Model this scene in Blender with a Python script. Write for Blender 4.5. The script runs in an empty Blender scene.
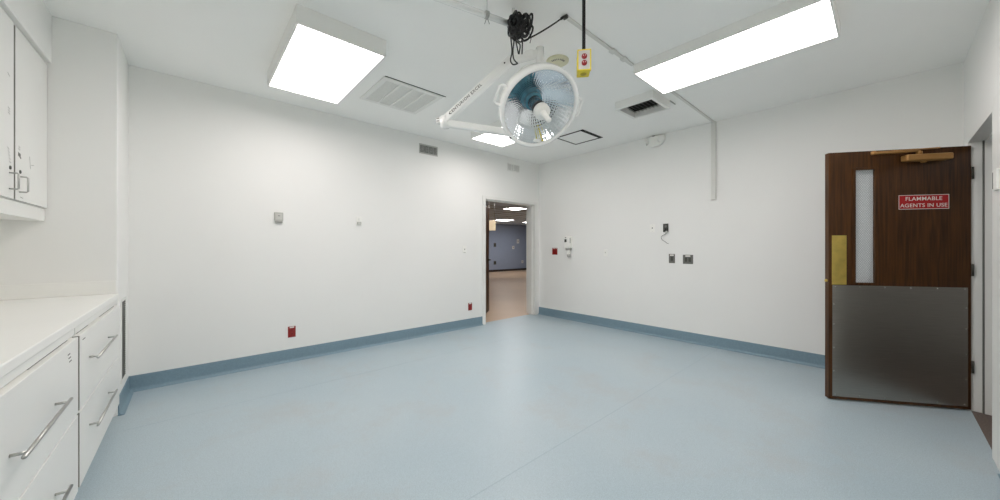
import bpy, bmesh, math, random
from mathutils import Vector, Matrix

random.seed(4)
SC = bpy.context.scene
COL = SC.collection
V = Vector
PI = math.pi

# ------------------------------------------------------------------ camera
F_PX, YAW, CY, EYE = 344.17, 0.84156, 248.06, 1.30
cam_d = bpy.data.cameras.new('camera')
cam = bpy.data.objects.new('camera', cam_d)
COL.objects.link(cam)
cam_d.sensor_width = 36.0
cam_d.lens = F_PX / 1000 * 36.0
cam_d.shift_y = -(250 - CY) / 1000
cam_d.clip_start = 0.02
cam.location = (0, 0, EYE)
cam.rotation_euler = (PI / 2, 0, YAW - PI / 2)
SC.camera = cam

# room: x = along the north wall, y = along the east wall
XW, XE, YS, YN, H = -1.10, 5.10, -0.466, 4.55, 2.955
TH = 0.20

# ------------------------------------------------------------------ materials
def lin(hexs):
    h = hexs.lstrip('#')
    out = []
    for i in (0, 2, 4):
        c = int(h[i:i + 2], 16) / 255
        out.append(c / 12.92 if c <= 0.04045 else ((c + 0.055) / 1.055) ** 2.4)
    return (*out, 1)

MATS = {}
def mat(name, col, rough=0.5, metal=0.0, var=0.04, vscale=6.0, bump=0.0, bscale=200.0, spec=0.5, coat=0.0):
    """principled with gentle procedural colour variation and optional bump"""
    if name in MATS:
        return MATS[name]
    m = bpy.data.materials.new(name)
    m.use_nodes = True
    nt = m.node_tree
    b = nt.nodes['Principled BSDF']
    tc = nt.nodes.new('ShaderNodeTexCoord')
    nz = nt.nodes.new('ShaderNodeTexNoise')
    nz.inputs['Scale'].default_value = vscale
    nz.inputs['Detail'].default_value = 4
    nt.links.new(tc.outputs['Object'], nz.inputs['Vector'])
    r = nt.nodes.new('ShaderNodeValToRGB')
    c = lin(col) if isinstance(col, str) else col
    r.color_ramp.elements[0].position = 0.3
    r.color_ramp.elements[1].position = 0.7
    r.color_ramp.elements[0].color = (*[max(0, x * (1 - var)) for x in c[:3]], 1)
    r.color_ramp.elements[1].color = (*[min(1, x * (1 + var)) for x in c[:3]], 1)
    nt.links.new(nz.outputs['Fac'], r.inputs['Fac'])
    nt.links.new(r.outputs['Color'], b.inputs['Base Color'])
    b.inputs['Roughness'].default_value = rough
    b.inputs['Metallic'].default_value = metal
    b.inputs['Specular IOR Level'].default_value = spec
    b.inputs['Coat Weight'].default_value = coat
    if bump:
        n2 = nt.nodes.new('ShaderNodeTexNoise')
        n2.inputs['Scale'].default_value = bscale
        nt.links.new(tc.outputs['Object'], n2.inputs['Vector'])
        bp = nt.nodes.new('ShaderNodeBump')
        bp.inputs['Strength'].default_value = bump
        bp.inputs['Distance'].default_value = 0.002
        nt.links.new(n2.outputs['Fac'], bp.inputs['Height'])
        nt.links.new(bp.outputs['Normal'], b.inputs['Normal'])
    MATS[name] = m
    return m

def emit(name, col, strength):
    m = bpy.data.materials.new(name)
    m.use_nodes = True
    nt = m.node_tree
    nt.nodes.remove(nt.nodes['Principled BSDF'])
    e = nt.nodes.new('ShaderNodeEmission')
    e.inputs['Color'].default_value = lin(col) if isinstance(col, str) else col
    e.inputs['Strength'].default_value = strength
    nt.links.new(e.outputs[0], nt.nodes['Material Output'].inputs[0])
    MATS[name] = m
    return m

WALL = mat('wall_paint', '#efefec', 0.62, var=0.012, vscale=1.2, bump=0.08, bscale=90)
CEIL = mat('ceiling_paint', '#f8f8f5', 0.8, var=0.012, vscale=0.9, bump=0.08, bscale=120)
TRIMW = mat('trim_paint', '#ebebe7', 0.4, var=0.01)
LAM = mat('white_laminate', '#ecece8', 0.38, var=0.012, vscale=2)
CTOP = mat('countertop_laminate', '#f0f0ec', 0.35, var=0.012, vscale=2)
EDGE = mat('countertop_edge', '#dcddd7', 0.4, var=0.01)
GAP_SHADE = mat('painted_gap_shade', '#8c8b84', 0.8, var=0.05)  # grey standing in for the shade inside cabinet gaps
STEEL = mat('brushed_steel', '#b9b9b5', 0.28, 1.0, var=0.05, vscale=40)
CHROME = mat('chrome', '#d8d8d6', 0.12, 1.0, var=0.02)
DARKM = mat('dark_metal', '#55554f', 0.45, 0.6, var=0.12, vscale=25)
WMET = mat('white_enamel', '#f8f8f5', 0.25, var=0.01)
WPLAS = mat('white_plastic', '#f3f3ee', 0.35, var=0.01)
GPLAS = mat('grey_plastic', '#b9b9b3', 0.45, var=0.03)
RED = mat('red_device', '#8e1c18', 0.4, var=0.06, vscale=30)
REDB = mat('red_receptacle', '#8c0a12', 0.35, var=0.04, vscale=60)
YEL = mat('yellow_box', '#e6cf1e', 0.4, var=0.03, vscale=20)
BLACK = mat('black_rubber', '#1b1b1b', 0.55, var=0.1, vscale=60)
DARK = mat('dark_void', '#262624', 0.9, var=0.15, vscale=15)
GREYD = mat('grey_plate', '#6d6d68', 0.45, 0.2, var=0.06, vscale=60)
CREAM = mat('cream_cover', '#d9d6b8', 0.55, var=0.05, vscale=30)
BRASS = mat('brass', '#e6cd72', 0.36, 1.0, var=0.12, vscale=14)
COPPER = mat('bronze_closer', '#b58850', 0.45, 0.35, var=0.08, vscale=20)
SIGNR = mat('sign_red', '#b10f18', 0.35, var=0.03)
SIGNW = mat('sign_white', '#eeeae4', 0.5, var=0.01)
BASE = mat('vinyl_cove_base', '#7c95a2', 0.42, var=0.07, vscale=60)
INK = mat('pen_ink', '#77776f', 0.8, var=0.1)
TEAL = mat('teal_glass', '#2c7f95', 0.12, var=0.2, vscale=20, coat=0.5)
TEALD = mat('dark_teal_glass', '#1b4a5a', 0.15, var=0.3, vscale=30, coat=0.5)
GRIL = mat('grille_grey', '#a5a5a0', 0.5, var=0.05, vscale=40)
GRIL2 = mat('vent_panel_grey', '#ebebe7', 0.6, var=0.03, vscale=60)
TAN = mat('tan_box', '#f3dcb8', 0.6, var=0.05)
BLUEW = mat('blue_grey_paint', '#a0adc4', 0.6, var=0.02)
BROWNB = mat('dark_brown_base', '#3b3330', 0.5, var=0.06)
LENS = emit('light_lens', (1.0, 0.93, 0.915, 1), 7.8)
LENSB = emit('light_lens_beyond', (1.0, 0.98, 0.97, 1), 18.0)

LENSC = emit('added_corridor_lens', (1.0, 0.96, 0.95, 1), 2.4)  # emission of the added corridor lamp

def floor_mat():
    m = mat('blue_speckled_vinyl', '#a7bac4', 0.34, var=0.0)
    nt = m.node_tree
    b = nt.nodes['Principled BSDF']
    tc = [n for n in nt.nodes if n.type == 'TEX_COORD'][0]
    big = nt.nodes.new('ShaderNodeTexNoise'); big.inputs['Scale'].default_value = 0.9; big.inputs['Detail'].default_value = 6
    fine = nt.nodes.new('ShaderNodeTexNoise'); fine.inputs['Scale'].default_value = 210; fine.inputs['Detail'].default_value = 3
    for n in (big, fine):
        nt.links.new(tc.outputs['Object'], n.inputs['Vector'])
    r1 = nt.nodes.new('ShaderNodeValToRGB')
    r1.color_ramp.elements[0].position = 0.34; r1.color_ramp.elements[0].color = lin('#a8b9c1')
    r1.color_ramp.elements[1].position = 0.70; r1.color_ramp.elements[1].color = lin('#b1bfc5')
    nt.links.new(big.outputs['Fac'], r1.inputs['Fac'])
    r2 = nt.nodes.new('ShaderNodeValToRGB')
    r2.color_ramp.elements[0].position = 0.36; r2.color_ramp.elements[0].color = (0.87, 0.87, 0.87, 1)
    r2.color_ramp.elements[1].position = 0.64; r2.color_ramp.elements[1].color = (1.10, 1.10, 1.10, 1)
    nt.links.new(fine.outputs['Fac'], r2.inputs['Fac'])
    mx = nt.nodes.new('ShaderNodeMix'); mx.data_type = 'RGBA'; mx.blend_type = 'MULTIPLY'
    mx.inputs[0].default_value = 1.0
    nt.links.new(r1.outputs['Color'], mx.inputs[6]); nt.links.new(r2.outputs['Color'], mx.inputs[7])
    # brown scuffed stains in the middle of the floor
    st = nt.nodes.new('ShaderNodeTexNoise'); st.inputs['Scale'].default_value = 1.6; st.inputs['Detail'].default_value = 8
    st.inputs['Roughness'].default_value = 0.7
    nt.links.new(tc.outputs['Object'], st.inputs['Vector'])
    r3 = nt.nodes.new('ShaderNodeValToRGB')
    r3.color_ramp.elements[0].position = 0.52; r3.color_ramp.elements[0].color = (0, 0, 0, 1)
    r3.color_ramp.elements[1].position = 0.75; r3.color_ramp.elements[1].color = (0.5, 0.5, 0.5, 1)
    nt.links.new(st.outputs['Fac'], r3.inputs['Fac'])
    mx2 = nt.nodes.new('ShaderNodeMix'); mx2.data_type = 'RGBA'
    nt.links.new(r3.outputs['Color'], mx2.inputs[0])
    nt.links.new(mx.outputs[2], mx2.inputs[6]); mx2.inputs[7].default_value = lin('#abaaa8')
    nt.links.new(mx2.outputs[2], b.inputs['Base Color'])
    rr = nt.nodes.new('ShaderNodeMapRange'); rr.inputs[3].default_value = 0.30; rr.inputs[4].default_value = 0.46
    nt.links.new(big.outputs['Fac'], rr.inputs[0]); nt.links.new(rr.outputs[0], b.inputs['Roughness'])
    return m
FLOOR = floor_mat()

def wood_mat():
    m = mat('dark_walnut', '#4a2f1a', 0.42, var=0.0, coat=0.04, spec=0.3)
    nt = m.node_tree
    b = nt.nodes['Principled BSDF']
    tc = [n for n in nt.nodes if n.type == 'TEX_COORD'][0]
    mp = nt.nodes.new('ShaderNodeMapping'); mp.inputs['Scale'].default_value = (26, 26, 1.1)
    nt.links.new(tc.outputs['Object'], mp.inputs['Vector'])
    nz = nt.nodes.new('ShaderNodeTexNoise'); nz.inputs['Scale'].default_value = 2.2; nz.inputs['Detail'].default_value = 8
    nz.inputs['Distortion'].default_value = 0.4
    nt.links.new(mp.outputs['Vector'], nz.inputs['Vector'])
    r = nt.nodes.new('ShaderNodeValToRGB')
    r.color_ramp.elements[0].position = 0.3; r.color_ramp.elements[0].color = lin('#351f0c')
    r.color_ramp.elements[1].position = 0.72; r.color_ramp.elements[1].color = lin('#593716')
    nt.links.new(nz.outputs['Fac'], r.inputs['Fac'])
    nt.links.new(r.outputs['Color'], b.inputs['Base Color'])
    return m
WOOD = wood_mat()

def kick_mat():
    m = mat('brushed_kick_plate', '#7d7b76', 0.30, 1.0, var=0.0)
    nt = m.node_tree
    b = nt.nodes['Principled BSDF']
    tc = [n for n in nt.nodes if n.type == 'TEX_COORD'][0]
    mp = nt.nodes.new('ShaderNodeMapping'); mp.inputs['Scale'].default_value = (3, 3, 120)
    nt.links.new(tc.outputs['Object'], mp.inputs['Vector'])
    nz = nt.nodes.new('ShaderNodeTexNoise'); nz.inputs['Scale'].default_value = 2; nz.inputs['Detail'].default_value = 5
    nt.links.new(mp.outputs['Vector'], nz.inputs['Vector'])
    r = nt.nodes.new('ShaderNodeValToRGB')
    r.color_ramp.elements[0].position = 0.3; r.color_ramp.elements[0].color = lin('#a3a19b')
    r.color_ramp.elements[1].position = 0.7; r.color_ramp.elements[1].color = lin('#b0aea8')
    nt.links.new(nz.outputs['Fac'], r.inputs['Fac'])
    nt.links.new(r.outputs['Color'], b.inputs['Base Color'])
    n2 = nt.nodes.new('ShaderNodeTexNoise'); n2.inputs['Scale'].default_value = 3.0
    nt.links.new(tc.outputs['Object'], n2.inputs['Vector'])
    rr = nt.nodes.new('ShaderNodeMapRange'); rr.inputs[3].default_value = 0.26; rr.inputs[4].default_value = 0.38
    nt.links.new(n2.outputs['Fac'], rr.inputs[0]); nt.links.new(rr.outputs[0], b.inputs['Roughness'])
    return m
KICK = kick_mat()

def wire_glass():
    """frosted-looking wired glass: thin glass with a diamond wire net inside"""
    m = bpy.data.materials.new('wired_glass'); m.use_nodes = True
    nt = m.node_tree
    b = nt.nodes['Principled BSDF']
    tc = nt.nodes.new('ShaderNodeTexCoord')
    facs = []
    for sgn in (1, -1):
        sep = nt.nodes.new('ShaderNodeSeparateXYZ')
        nt.links.new(tc.outputs['Object'], sep.inputs[0])
        a = nt.nodes.new('ShaderNodeMath'); a.operation = 'MULTIPLY'; a.inputs[1].default_value = sgn * 62.0
        nt.links.new(sep.outputs['X'], a.inputs[0])
        c = nt.nodes.new('ShaderNodeMath'); c.operation = 'MULTIPLY_ADD'; c.inputs[1].default_value = 46.0
        nt.links.new(sep.outputs['Z'], c.inputs[0]); nt.links.new(a.outputs[0], c.inputs[2])
        f = nt.nodes.new('ShaderNodeMath'); f.operation = 'FRACT'
        nt.links.new(c.outputs[0], f.inputs[0])
        g = nt.nodes.new('ShaderNodeMath'); g.operation = 'LESS_THAN'; g.inputs[1].default_value = 0.12
        nt.links.new(f.outputs[0], g.inputs[0])
        facs.append(g)
    mxm = nt.nodes.new('ShaderNodeMath'); mxm.operation = 'MAXIMUM'
    nt.links.new(facs[0].outputs[0], mxm.inputs[0]); nt.links.new(facs[1].outputs[0], mxm.inputs[1])
    tr = nt.nodes.new('ShaderNodeBsdfTransparent'); tr.inputs[0].default_value = (0.92, 0.95, 0.97, 1)
    df = nt.nodes.new('ShaderNodeBsdfDiffuse'); df.inputs[0].default_value = lin('#eef2f4')
    gl = nt.nodes.new('ShaderNodeBsdfGlossy'); gl.inputs['Roughness'].default_value = 0.05
    m1 = nt.nodes.new('ShaderNodeMixShader'); m1.inputs[0].default_value = 0.82
    nt.links.new(tr.outputs[0], m1.inputs[1]); nt.links.new(df.outputs[0], m1.inputs[2])
    m2 = nt.nodes.new('ShaderNodeMixShader'); m2.inputs[0].default_value = 0.05
    nt.links.new(m1.outputs[0], m2.inputs[1]); nt.links.new(gl.outputs[0], m2.inputs[2])
    b.inputs['Base Color'].default_value = lin('#8f989d'); b.inputs['Metallic'].default_value = 0.7
    b.inputs['Roughness'].default_value = 0.4
    m3 = nt.nodes.new('ShaderNodeMixShader')
    nt.links.new(mxm.outputs[0], m3.inputs[0]); nt.links.new(m2.outputs[0], m3.inputs[1]); nt.links.new(b.outputs[0], m3.inputs[2])
    nt.links.new(m3.outputs[0], nt.nodes['Material Output'].inputs[0])
    return m
WGLASS = wire_glass()

def clear_glass():
    m = bpy.data.materials.new('clear_lamp_glass'); m.use_nodes = True
    nt = m.node_tree; nt.nodes.remove(nt.nodes['Principled BSDF'])
    tr = nt.nodes.new('ShaderNodeBsdfTransparent'); tr.inputs[0].default_value = (0.94, 0.965, 0.98, 1)
    gl = nt.nodes.new('ShaderNodeBsdfGlossy'); gl.inputs['Roughness'].default_value = 0.03
    fr = nt.nodes.new('ShaderNodeFresnel'); fr.inputs[0].default_value = 1.45
    mx = nt.nodes.new('ShaderNodeMixShader')
    nt.links.new(fr.outputs[0], mx.inputs[0]); nt.links.new(tr.outputs[0], mx.inputs[1]); nt.links.new(gl.outputs[0], mx.inputs[2])
    nt.links.new(mx.outputs[0], nt.nodes['Material Output'].inputs[0])
    return m
LGLASS = clear_glass()
MIRROR = mat('reflector_mirror', '#f4f4f5', 0.07, 1.0, var=0.01)

def tile_ceiling():
    m = mat('grid_ceiling', '#8f908c', 0.9, var=0.08, vscale=0.8)
    nt = m.node_tree
    b = nt.nodes['Principled BSDF']
    tc = [n for n in nt.nodes if n.type == 'TEX_COORD'][0]
    br = nt.nodes.new('ShaderNodeTexBrick')
    br.offset = 0; br.inputs['Scale'].default_value = 1.0
    br.inputs['Brick Width'].default_value = 1.22; br.inputs['Row Height'].default_value = 0.61
    br.inputs['Mortar Size'].default_value = 0.03
    br.inputs['Color1'].default_value = lin('#e6f2ff'); br.inputs['Color2'].default_value = lin('#d2dfec')
    br.inputs['Mortar'].default_value = lin('#7c838a')
    nt.links.new(tc.outputs['Object'], br.inputs['Vector'])
    nt.links.new(br.outputs['Color'], b.inputs['Base Color'])
    return m
GRIDC = tile_ceiling()
BFLOOR = mat('tan_vinyl', '#c0a486', 0.4, var=0.05, vscale=1.2)
CFLOOR = mat('corridor_carpet', '#6b5f58', 0.9, var=0.25, vscale=90)

# ------------------------------------------------------------------ mesh building
class MB:
    def __init__(s):
        s.bm = bmesh.new()
        s.mats = []
    def _mi(s, m):
        if m is None:
            return 0
        if m not in s.mats:
            s.mats.append(m)
        return s.mats.index(m)
    def _merge(s, b2, m=None, smooth=False):
        mi = s._mi(m)
        vm = {}
        for v in b2.verts:
            vm[v] = s.bm.verts.new(v.co)
        for f in b2.faces:
            try:
                nf = s.bm.faces.new([vm[v] for v in f.verts])
                nf.material_index = mi
                nf.smooth = smooth
            except ValueError:
                pass
        b2.free()
    def box(s, x0, x1, y0, y1, z0, z1, bev=0.0, seg=2, m=None, M=None):
        b = bmesh.new()
        bmesh.ops.create_cube(b, size=1.0)
        sx, sy, sz = x1 - x0, y1 - y0, z1 - z0
        for v in b.verts:
            v.co = V((x0 + (v.co.x + .5) * sx, y0 + (v.co.y + .5) * sy, z0 + (v.co.z + .5) * sz))
        if bev:
            bmesh.ops.bevel(b, geom=list(b.edges), offset=min(bev, 0.45 * min(abs(sx), abs(sy), abs(sz))), segments=seg, profile=0.5, affect='EDGES')
        if M is not None:
            bmesh.ops.transform(b, matrix=M, verts=b.verts)
        s._merge(b, m)
        return s
    def lathe(s, o, ax, prof, seg=32, m=None, smooth=True, cap0=True, cap1=True, ref=None):
        """prof = [(r, t)] along axis ax from o"""
        ax = V(ax).normalized(); o = V(o)
        u = V(ref) if ref is not None else (V((0, 0, 1)) if abs(ax.z) < 0.9 else V((1, 0, 0)))
        u = (u - ax * u.dot(ax)).normalized(); w = ax.cross(u)
        b = bmesh.new()
        rings = []
        for r, t in prof:
            c = o + ax * t
            if r < 1e-5:
                rings.append([b.verts.new(c)])
            else:
                rings.append([b.verts.new(c + (u * math.cos(2 * PI * k / seg) + w * math.sin(2 * PI * k / seg)) * r) for k in range(seg)])
        for a, c in zip(rings[:-1], rings[1:]):
            for k in range(seg):
                k2 = (k + 1) % seg
                if len(a) == 1 and len(c) == 1:
                    continue
                if len(a) == 1:
                    b.faces.new((a[0], c[k], c[k2]))
                elif len(c) == 1:
                    b.faces.new((a[k], c[0], a[k2]))
                else:
                    b.faces.new((a[k], c[k], c[k2], a[k2]))
        if cap0 and len(rings[0]) > 1:
            b.faces.new(rings[0])
        if cap1 and len(rings[-1]) > 1:
            b.faces.new(rings[-1][::-1])
        bmesh.ops.recalc_face_normals(b, faces=b.faces)
        s._merge(b, m, smooth)
        return s
    def cyl(s, p0, p1, r, r2=None, seg=24, m=None, smooth=True):
        p0, p1 = V(p0), V(p1)
        L = (p1 - p0).length
        r2 = r if r2 is None else r2
        return s.lathe(p0, p1 - p0, [(r, 0), (r2, L)], seg, m, smooth)
    def tube(s, pts, r, seg=8, m=None, closed=False):
        pts = [V(p) for p in pts]
        n = len(pts)
        b = bmesh.new()
        rings = []
        prev = None
        for i in range(n):
            if closed:
                t = pts[(i + 1) % n] - pts[i - 1]
            else:
                t = pts[min(i + 1, n - 1)] - pts[max(i - 1, 0)]
            t.normalize()
            if prev is None:
                u = V((0, 0, 1)) if abs(t.z) < 0.9 else V((1, 0, 0))
            else:
                u = prev
            u = (u - t * u.dot(t)).normalized(); prev = u
            w = t.cross(u)
            rings.append([b.verts.new(pts[i] + (u * math.cos(2 * PI * k / seg) + w * math.sin(2 * PI * k / seg)) * r) for k in range(seg)])
        m_ = n if closed else n - 1
        for i in range(m_):
            a, c = rings[i], rings[(i + 1) % n]
            for k in range(seg):
                b.faces.new((a[k], a[(k + 1) % seg], c[(k + 1) % seg], c[k]))
        if not closed:
            b.faces.new(rings[0][::-1]); b.faces.new(rings[-1])
        bmesh.ops.recalc_face_normals(b, faces=b.faces)
        s._merge(b, m, True)
        return s
    def bar(s, p0, p1, w, h, up=(0, 0, 1), bev=0.004, m=None):
        """rectangular bar from p0 to p1, w across, h along up"""
        p0, p1 = V(p0), V(p1)
        d = p1 - p0; L = d.length; d.normalize()
        u = V(up); u = (u - d * u.dot(d)).normalized(); w_ = u.cross(d)
        M = Matrix(((d.x, w_.x, u.x, p0.x), (d.y, w_.y, u.y, p0.y), (d.z, w_.z, u.z, p0.z), (0, 0, 0, 1)))
        return s.box(0, L, -w / 2, w / 2, -h / 2, h / 2, bev, M=M, m=m)
    def poly_prism(s, loop, ext, m=None):
        """extrude a closed loop of 3-D points by vector ext"""
        b = bmesh.new()
        a = [b.verts.new(V(p)) for p in loop]; c = [b.verts.new(V(p) + V(ext)) for p in loop]
        n = len(a)
        b.faces.new(a); b.faces.new(c[::-1])
        for i in range(n):
            b.faces.new((a[i], c[i], c[(i + 1) % n], a[(i + 1) % n]))
        bmesh.ops.recalc_face_normals(b, faces=b.faces)
        s._merge(b, m)
        return s
    def add_mesh(s, me, M, m=None):
        b = bmesh.new(); b.from_mesh(me)
        bmesh.ops.transform(b, matrix=M, verts=b.verts)
        s._merge(b, m)
        return s
    def build(s, name, mt, parent=None, local=False, origin=None):
        """one mesh object; vertices are in world space and re-based on the parent thing's position"""
        off = V((0, 0, 0))
        if parent is not None and not local:
            off = root_loc(parent)
        if parent is None:
            if origin is None:
                xs = [v.co for v in s.bm.verts]
                mn = V([min(c[i] for c in xs) for i in range(3)]); mx = V([max(c[i] for c in xs) for i in range(3)])
                origin = V(((mn.x + mx.x) / 2, (mn.y + mx.y) / 2, mn.z))
            off = V(origin)
        for v in s.bm.verts:
            v.co -= off
        me = bpy.data.meshes.new(name)
        s.bm.to_mesh(me); s.bm.free()
        if s.mats:
            for q in s.mats:
                me.materials.append(q)
        else:
            me.materials.append(mt)
        o = bpy.data.objects.new(name, me)
        COL.objects.link(o)
        if parent is not None:
            o.parent = parent
        else:
            o.location = off
        return o

def root_loc(o):
    while o.parent is not None:
        o = o.parent
    return V(o.location)

def thing(name, label, cat, loc, rz=0.0, group=None, kind=None):
    o = bpy.data.objects.new(name, None)
    COL.objects.link(o)
    o.empty_display_size = 0.1
    o.location = loc; o.rotation_euler = (0, 0, rz)
    tag(o, label, cat, group, kind)
    return o

def tag(o, label=None, cat=None, group=None, kind=None):
    if label: o['label'] = label
    if cat: o['category'] = cat
    if group: o['group'] = group
    if kind: o['kind'] = kind
    return o

def struct(name, mb, m, label=None, cat=None, parent=None):
    o = mb.build(name, m, parent)
    o['kind'] = 'structure'
    if label: o['label'] = label
    if cat: o['category'] = cat
    return o

def copy_tree(o, parent=None):
    c = o.copy(); COL.objects.link(c)
    if parent is not None:
        c.parent = parent
    for ch in [x for x in o.children]:
        copy_tree(ch, c)
    return c

def text_mesh(txt, size, depth=0.0008, spacing=1.0, bold=0.0):
    cu = bpy.data.curves.new('lettering', 'FONT')
    cu.body = txt; cu.size = size; cu.extrude = depth; cu.align_x = 'CENTER'; cu.align_y = 'CENTER'
    cu.space_character = spacing; cu.offset = bold
    ob = bpy.data.objects.new('lettering', cu); COL.objects.link(ob)
    dg = bpy.context.evaluated_depsgraph_get()
    me = bpy.data.meshes.new_from_object(ob.evaluated_get(dg))
    bpy.data.objects.remove(ob); bpy.data.curves.remove(cu)
    me.materials.clear()
    return me

def frame_mat(o, x, y, z):
    x, y, z = V(x).normalized(), V(y).normalized(), V(z).normalized()
    return Matrix(((x.x, y.x, z.x, o[0]), (x.y, y.y, z.y, o[1]), (x.z, y.z, z.z, o[2]), (0, 0, 0, 1)))

# view helpers: points on a ray of the lens at a given depth (used to place hanging things in space)
FW = V((math.cos(YAW), math.sin(YAW), 0)); RT = V((math.sin(YAW), -math.cos(YAW), 0)); UP = V((0, 0, 1))
def at(px, py, d):
    return V((0, 0, EYE)) + (FW + RT * (px - 500) / F_PX + UP * (CY - py) / F_PX) * d

# ================================================================== SETTING
# doorways
N0, N1, NZ = 3.73, 4.96, 2.14       # north doorway
S0, S1, SZ = 3.70, 4.64, 2.145      # south doorway
FT = 0.03                            # frame lining thickness

struct('floor', MB().box(XW, XE, YS + 0.008, YN + 0.10, -0.08, 0), FLOOR, 'pale blue speckled vinyl floor', 'floor')
struct('ceiling', MB().box(XW - TH, XE + TH, YS - TH, YN + TH, H, H + 0.1), CEIL, 'white painted ceiling', 'ceiling')
w = MB()
w.box(XW - TH, N0 - FT, YN, YN + TH, 0, H).box(N1 + FT, XE + TH, YN, YN + TH, 0, H).box(N0 - FT, N1 + FT, YN, YN + TH, NZ + FT, H)
struct('wall_north', w, WALL, 'long white wall with the open doorway', 'wall')
struct('wall_east', MB().box(XE, XE + TH, YS, YN, 0, H), WALL, 'white wall with the row of outlets', 'wall')
w = MB()
w.box(XW - TH, S0 - FT, YS - TH, YS, 0, H).box(S1 + FT, XE + TH, YS - TH, YS, 0, H).box(S0 - FT, S1 + FT, YS - TH, YS, SZ + FT, H)
struct('wall_south', w, WALL, 'white wall holding the frame of the brown door', 'wall')
struct('wall_west', MB().box(XW - TH, XW, YS, YN, 0, H), WALL, 'white wall behind the cabinets', 'wall')
CHX, CHY = -0.43, 3.95
struct('wall_northwest', MB().box(XW, CHX, CHY, YN, 0, H, 0.006, 1), WALL, 'white boxed-in chase at the end of the counter', 'wall')
SOX = -0.745
struct('trim_1', MB().box(XW, SOX, 0.9, CHY, 2.61, H, 0.004, 1), WALL, 'white soffit above the upper cabinets', 'soffit')

def cove(mb, p0, p1, nrm, hgt=0.142):
    """coved vinyl base: an upright strip with a curved foot, from p0 to p1, facing nrm"""
    p0, p1, n = V(p0), V(p1), V(nrm)
    prof = [(0, 0), (0, hgt), (0.004, hgt), (0.006, hgt - 0.004), (0.006, 0.032)]
    for k in range(1, 6):
        a = k / 5 * PI / 2
        prof.append((0.006 + 0.028 * (1 - math.cos(a)), 0.032 - 0.029 * math.sin(a)))
    prof.append((0.036, 0.0))
    loop = [p0 + n * a + UP * z for a, z in prof]
    mb.poly_prism(loop, p1 - p0)
    return mb
struct('baseboard_north', cove(MB(), (CHX, YN, 0), (3.665, YN, 0), (0, -1, 0)), BASE, 'slate blue coved vinyl base along the long white wall', 'baseboard')
struct('baseboard_east', cove(MB(), (XE, YS, 0), (XE, YN, 0), (-1, 0, 0)), BASE, 'slate blue coved vinyl base under the row of outlets', 'baseboard')
struct('baseboard_south', cove(cove(MB(), (0.6, YS, 0), (S0 - 0.245, YS, 0), (0, 1, 0)), (4.72, YS, 0), (XE, YS, 0), (0, 1, 0)), BASE, 'slate blue coved vinyl base beside the brown door frame', 'baseboard')
struct('baseboard_northwest', cove(MB(), (CHX, CHY + 0.004, 0), (CHX, YN, 0), (1, 0, 0)), BASE, 'short slate blue coved base on the chase', 'baseboard')

# door frames (hollow metal): lining, stop and casing
f = MB()
for x0, x1, sx in ((N0 - FT, N0, 1), (N1, N1 + FT, -1)):
    f.box(x0, x1, YN - 0.012, YN + TH + 0.012, 0, NZ + FT)
    xs = (x1, x1 + 0.016) if sx > 0 else (x0 - 0.016, x0)
    f.box(*xs, YN + 0.05, YN + 0.14, 0, NZ)
f.box(N0, N1, YN - 0.012, YN + TH + 0.012, NZ, NZ + FT).box(N0 + .016, N1 - .016, YN + 0.05, YN + 0.14, NZ - 0.016, NZ)
f.box(N0 - 0.068, N0 - FT, YN - 0.012, YN, 0, NZ + 0.05).box(N1 + FT, N1 + 0.075, YN - 0.012, YN, 0, NZ + 0.05)
f.box(N0 - FT, N1 + FT, YN - 0.012, YN, NZ + FT, NZ + 0.05)
struct('trim_2', f, TRIMW, 'white metal frame of the far doorway', 'door frame')
f = MB()
PR = 0.024
for x0, x1, sx in ((S0 - FT, S0, 1), (S1, S1 + FT, -1)):
    f.box(x0, x1, YS - TH - 0.012, YS + PR, 0, SZ + FT)
    xs = (x1, x1 + 0.014) if sx > 0 else (x0 - 0.014, x0)
    f.box(*xs, YS - 0.13, YS - 0.054, 0, SZ)
f.box(S0, S1, YS - TH - 0.012, YS + PR, SZ, SZ + FT).box(S0 + .014, S1 - .014, YS - 0.13, YS - 0.054, SZ - 0.014, SZ)
f.box(S0 - 0.24, S0 - FT, YS, YS + PR, 0, SZ + 0.075, 0.003, 1).box(S1 + FT, S1 + 0.055, YS, YS + 0.012, 0, SZ + 0.06)
f.box(S0 - FT, S1 + FT, YS, YS + 0.012, SZ + FT, SZ + 0.06)
struct('trim_3', f, TRIMW, 'white metal frame around the brown wooden door', 'door frame')

struct('trim_4', MB().box(S1 - 0.013, S1, YS - 0.0535, YS - 0.044, 0.003, SZ - 0.001), GREYD, 'dark rubber seal in the brown door frame', 'seal')
# welded seams between the vinyl sheets
SEAM = mat('vinyl_seam', '#9dafb8', 0.4, var=0.06, vscale=40)
struct('trim_5', MB().box(-0.48, XE - 0.04, 1.435, 1.439, 0.0, 0.0006), SEAM, 'thin welded seam across the middle of the vinyl floor', 'seam')
struct('trim_6', MB().box(-0.38, XE - 0.04, 3.610, 3.6135, 0.0, 0.0006), SEAM, 'thin welded seam in the vinyl floor by the long white wall', 'seam')
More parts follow.
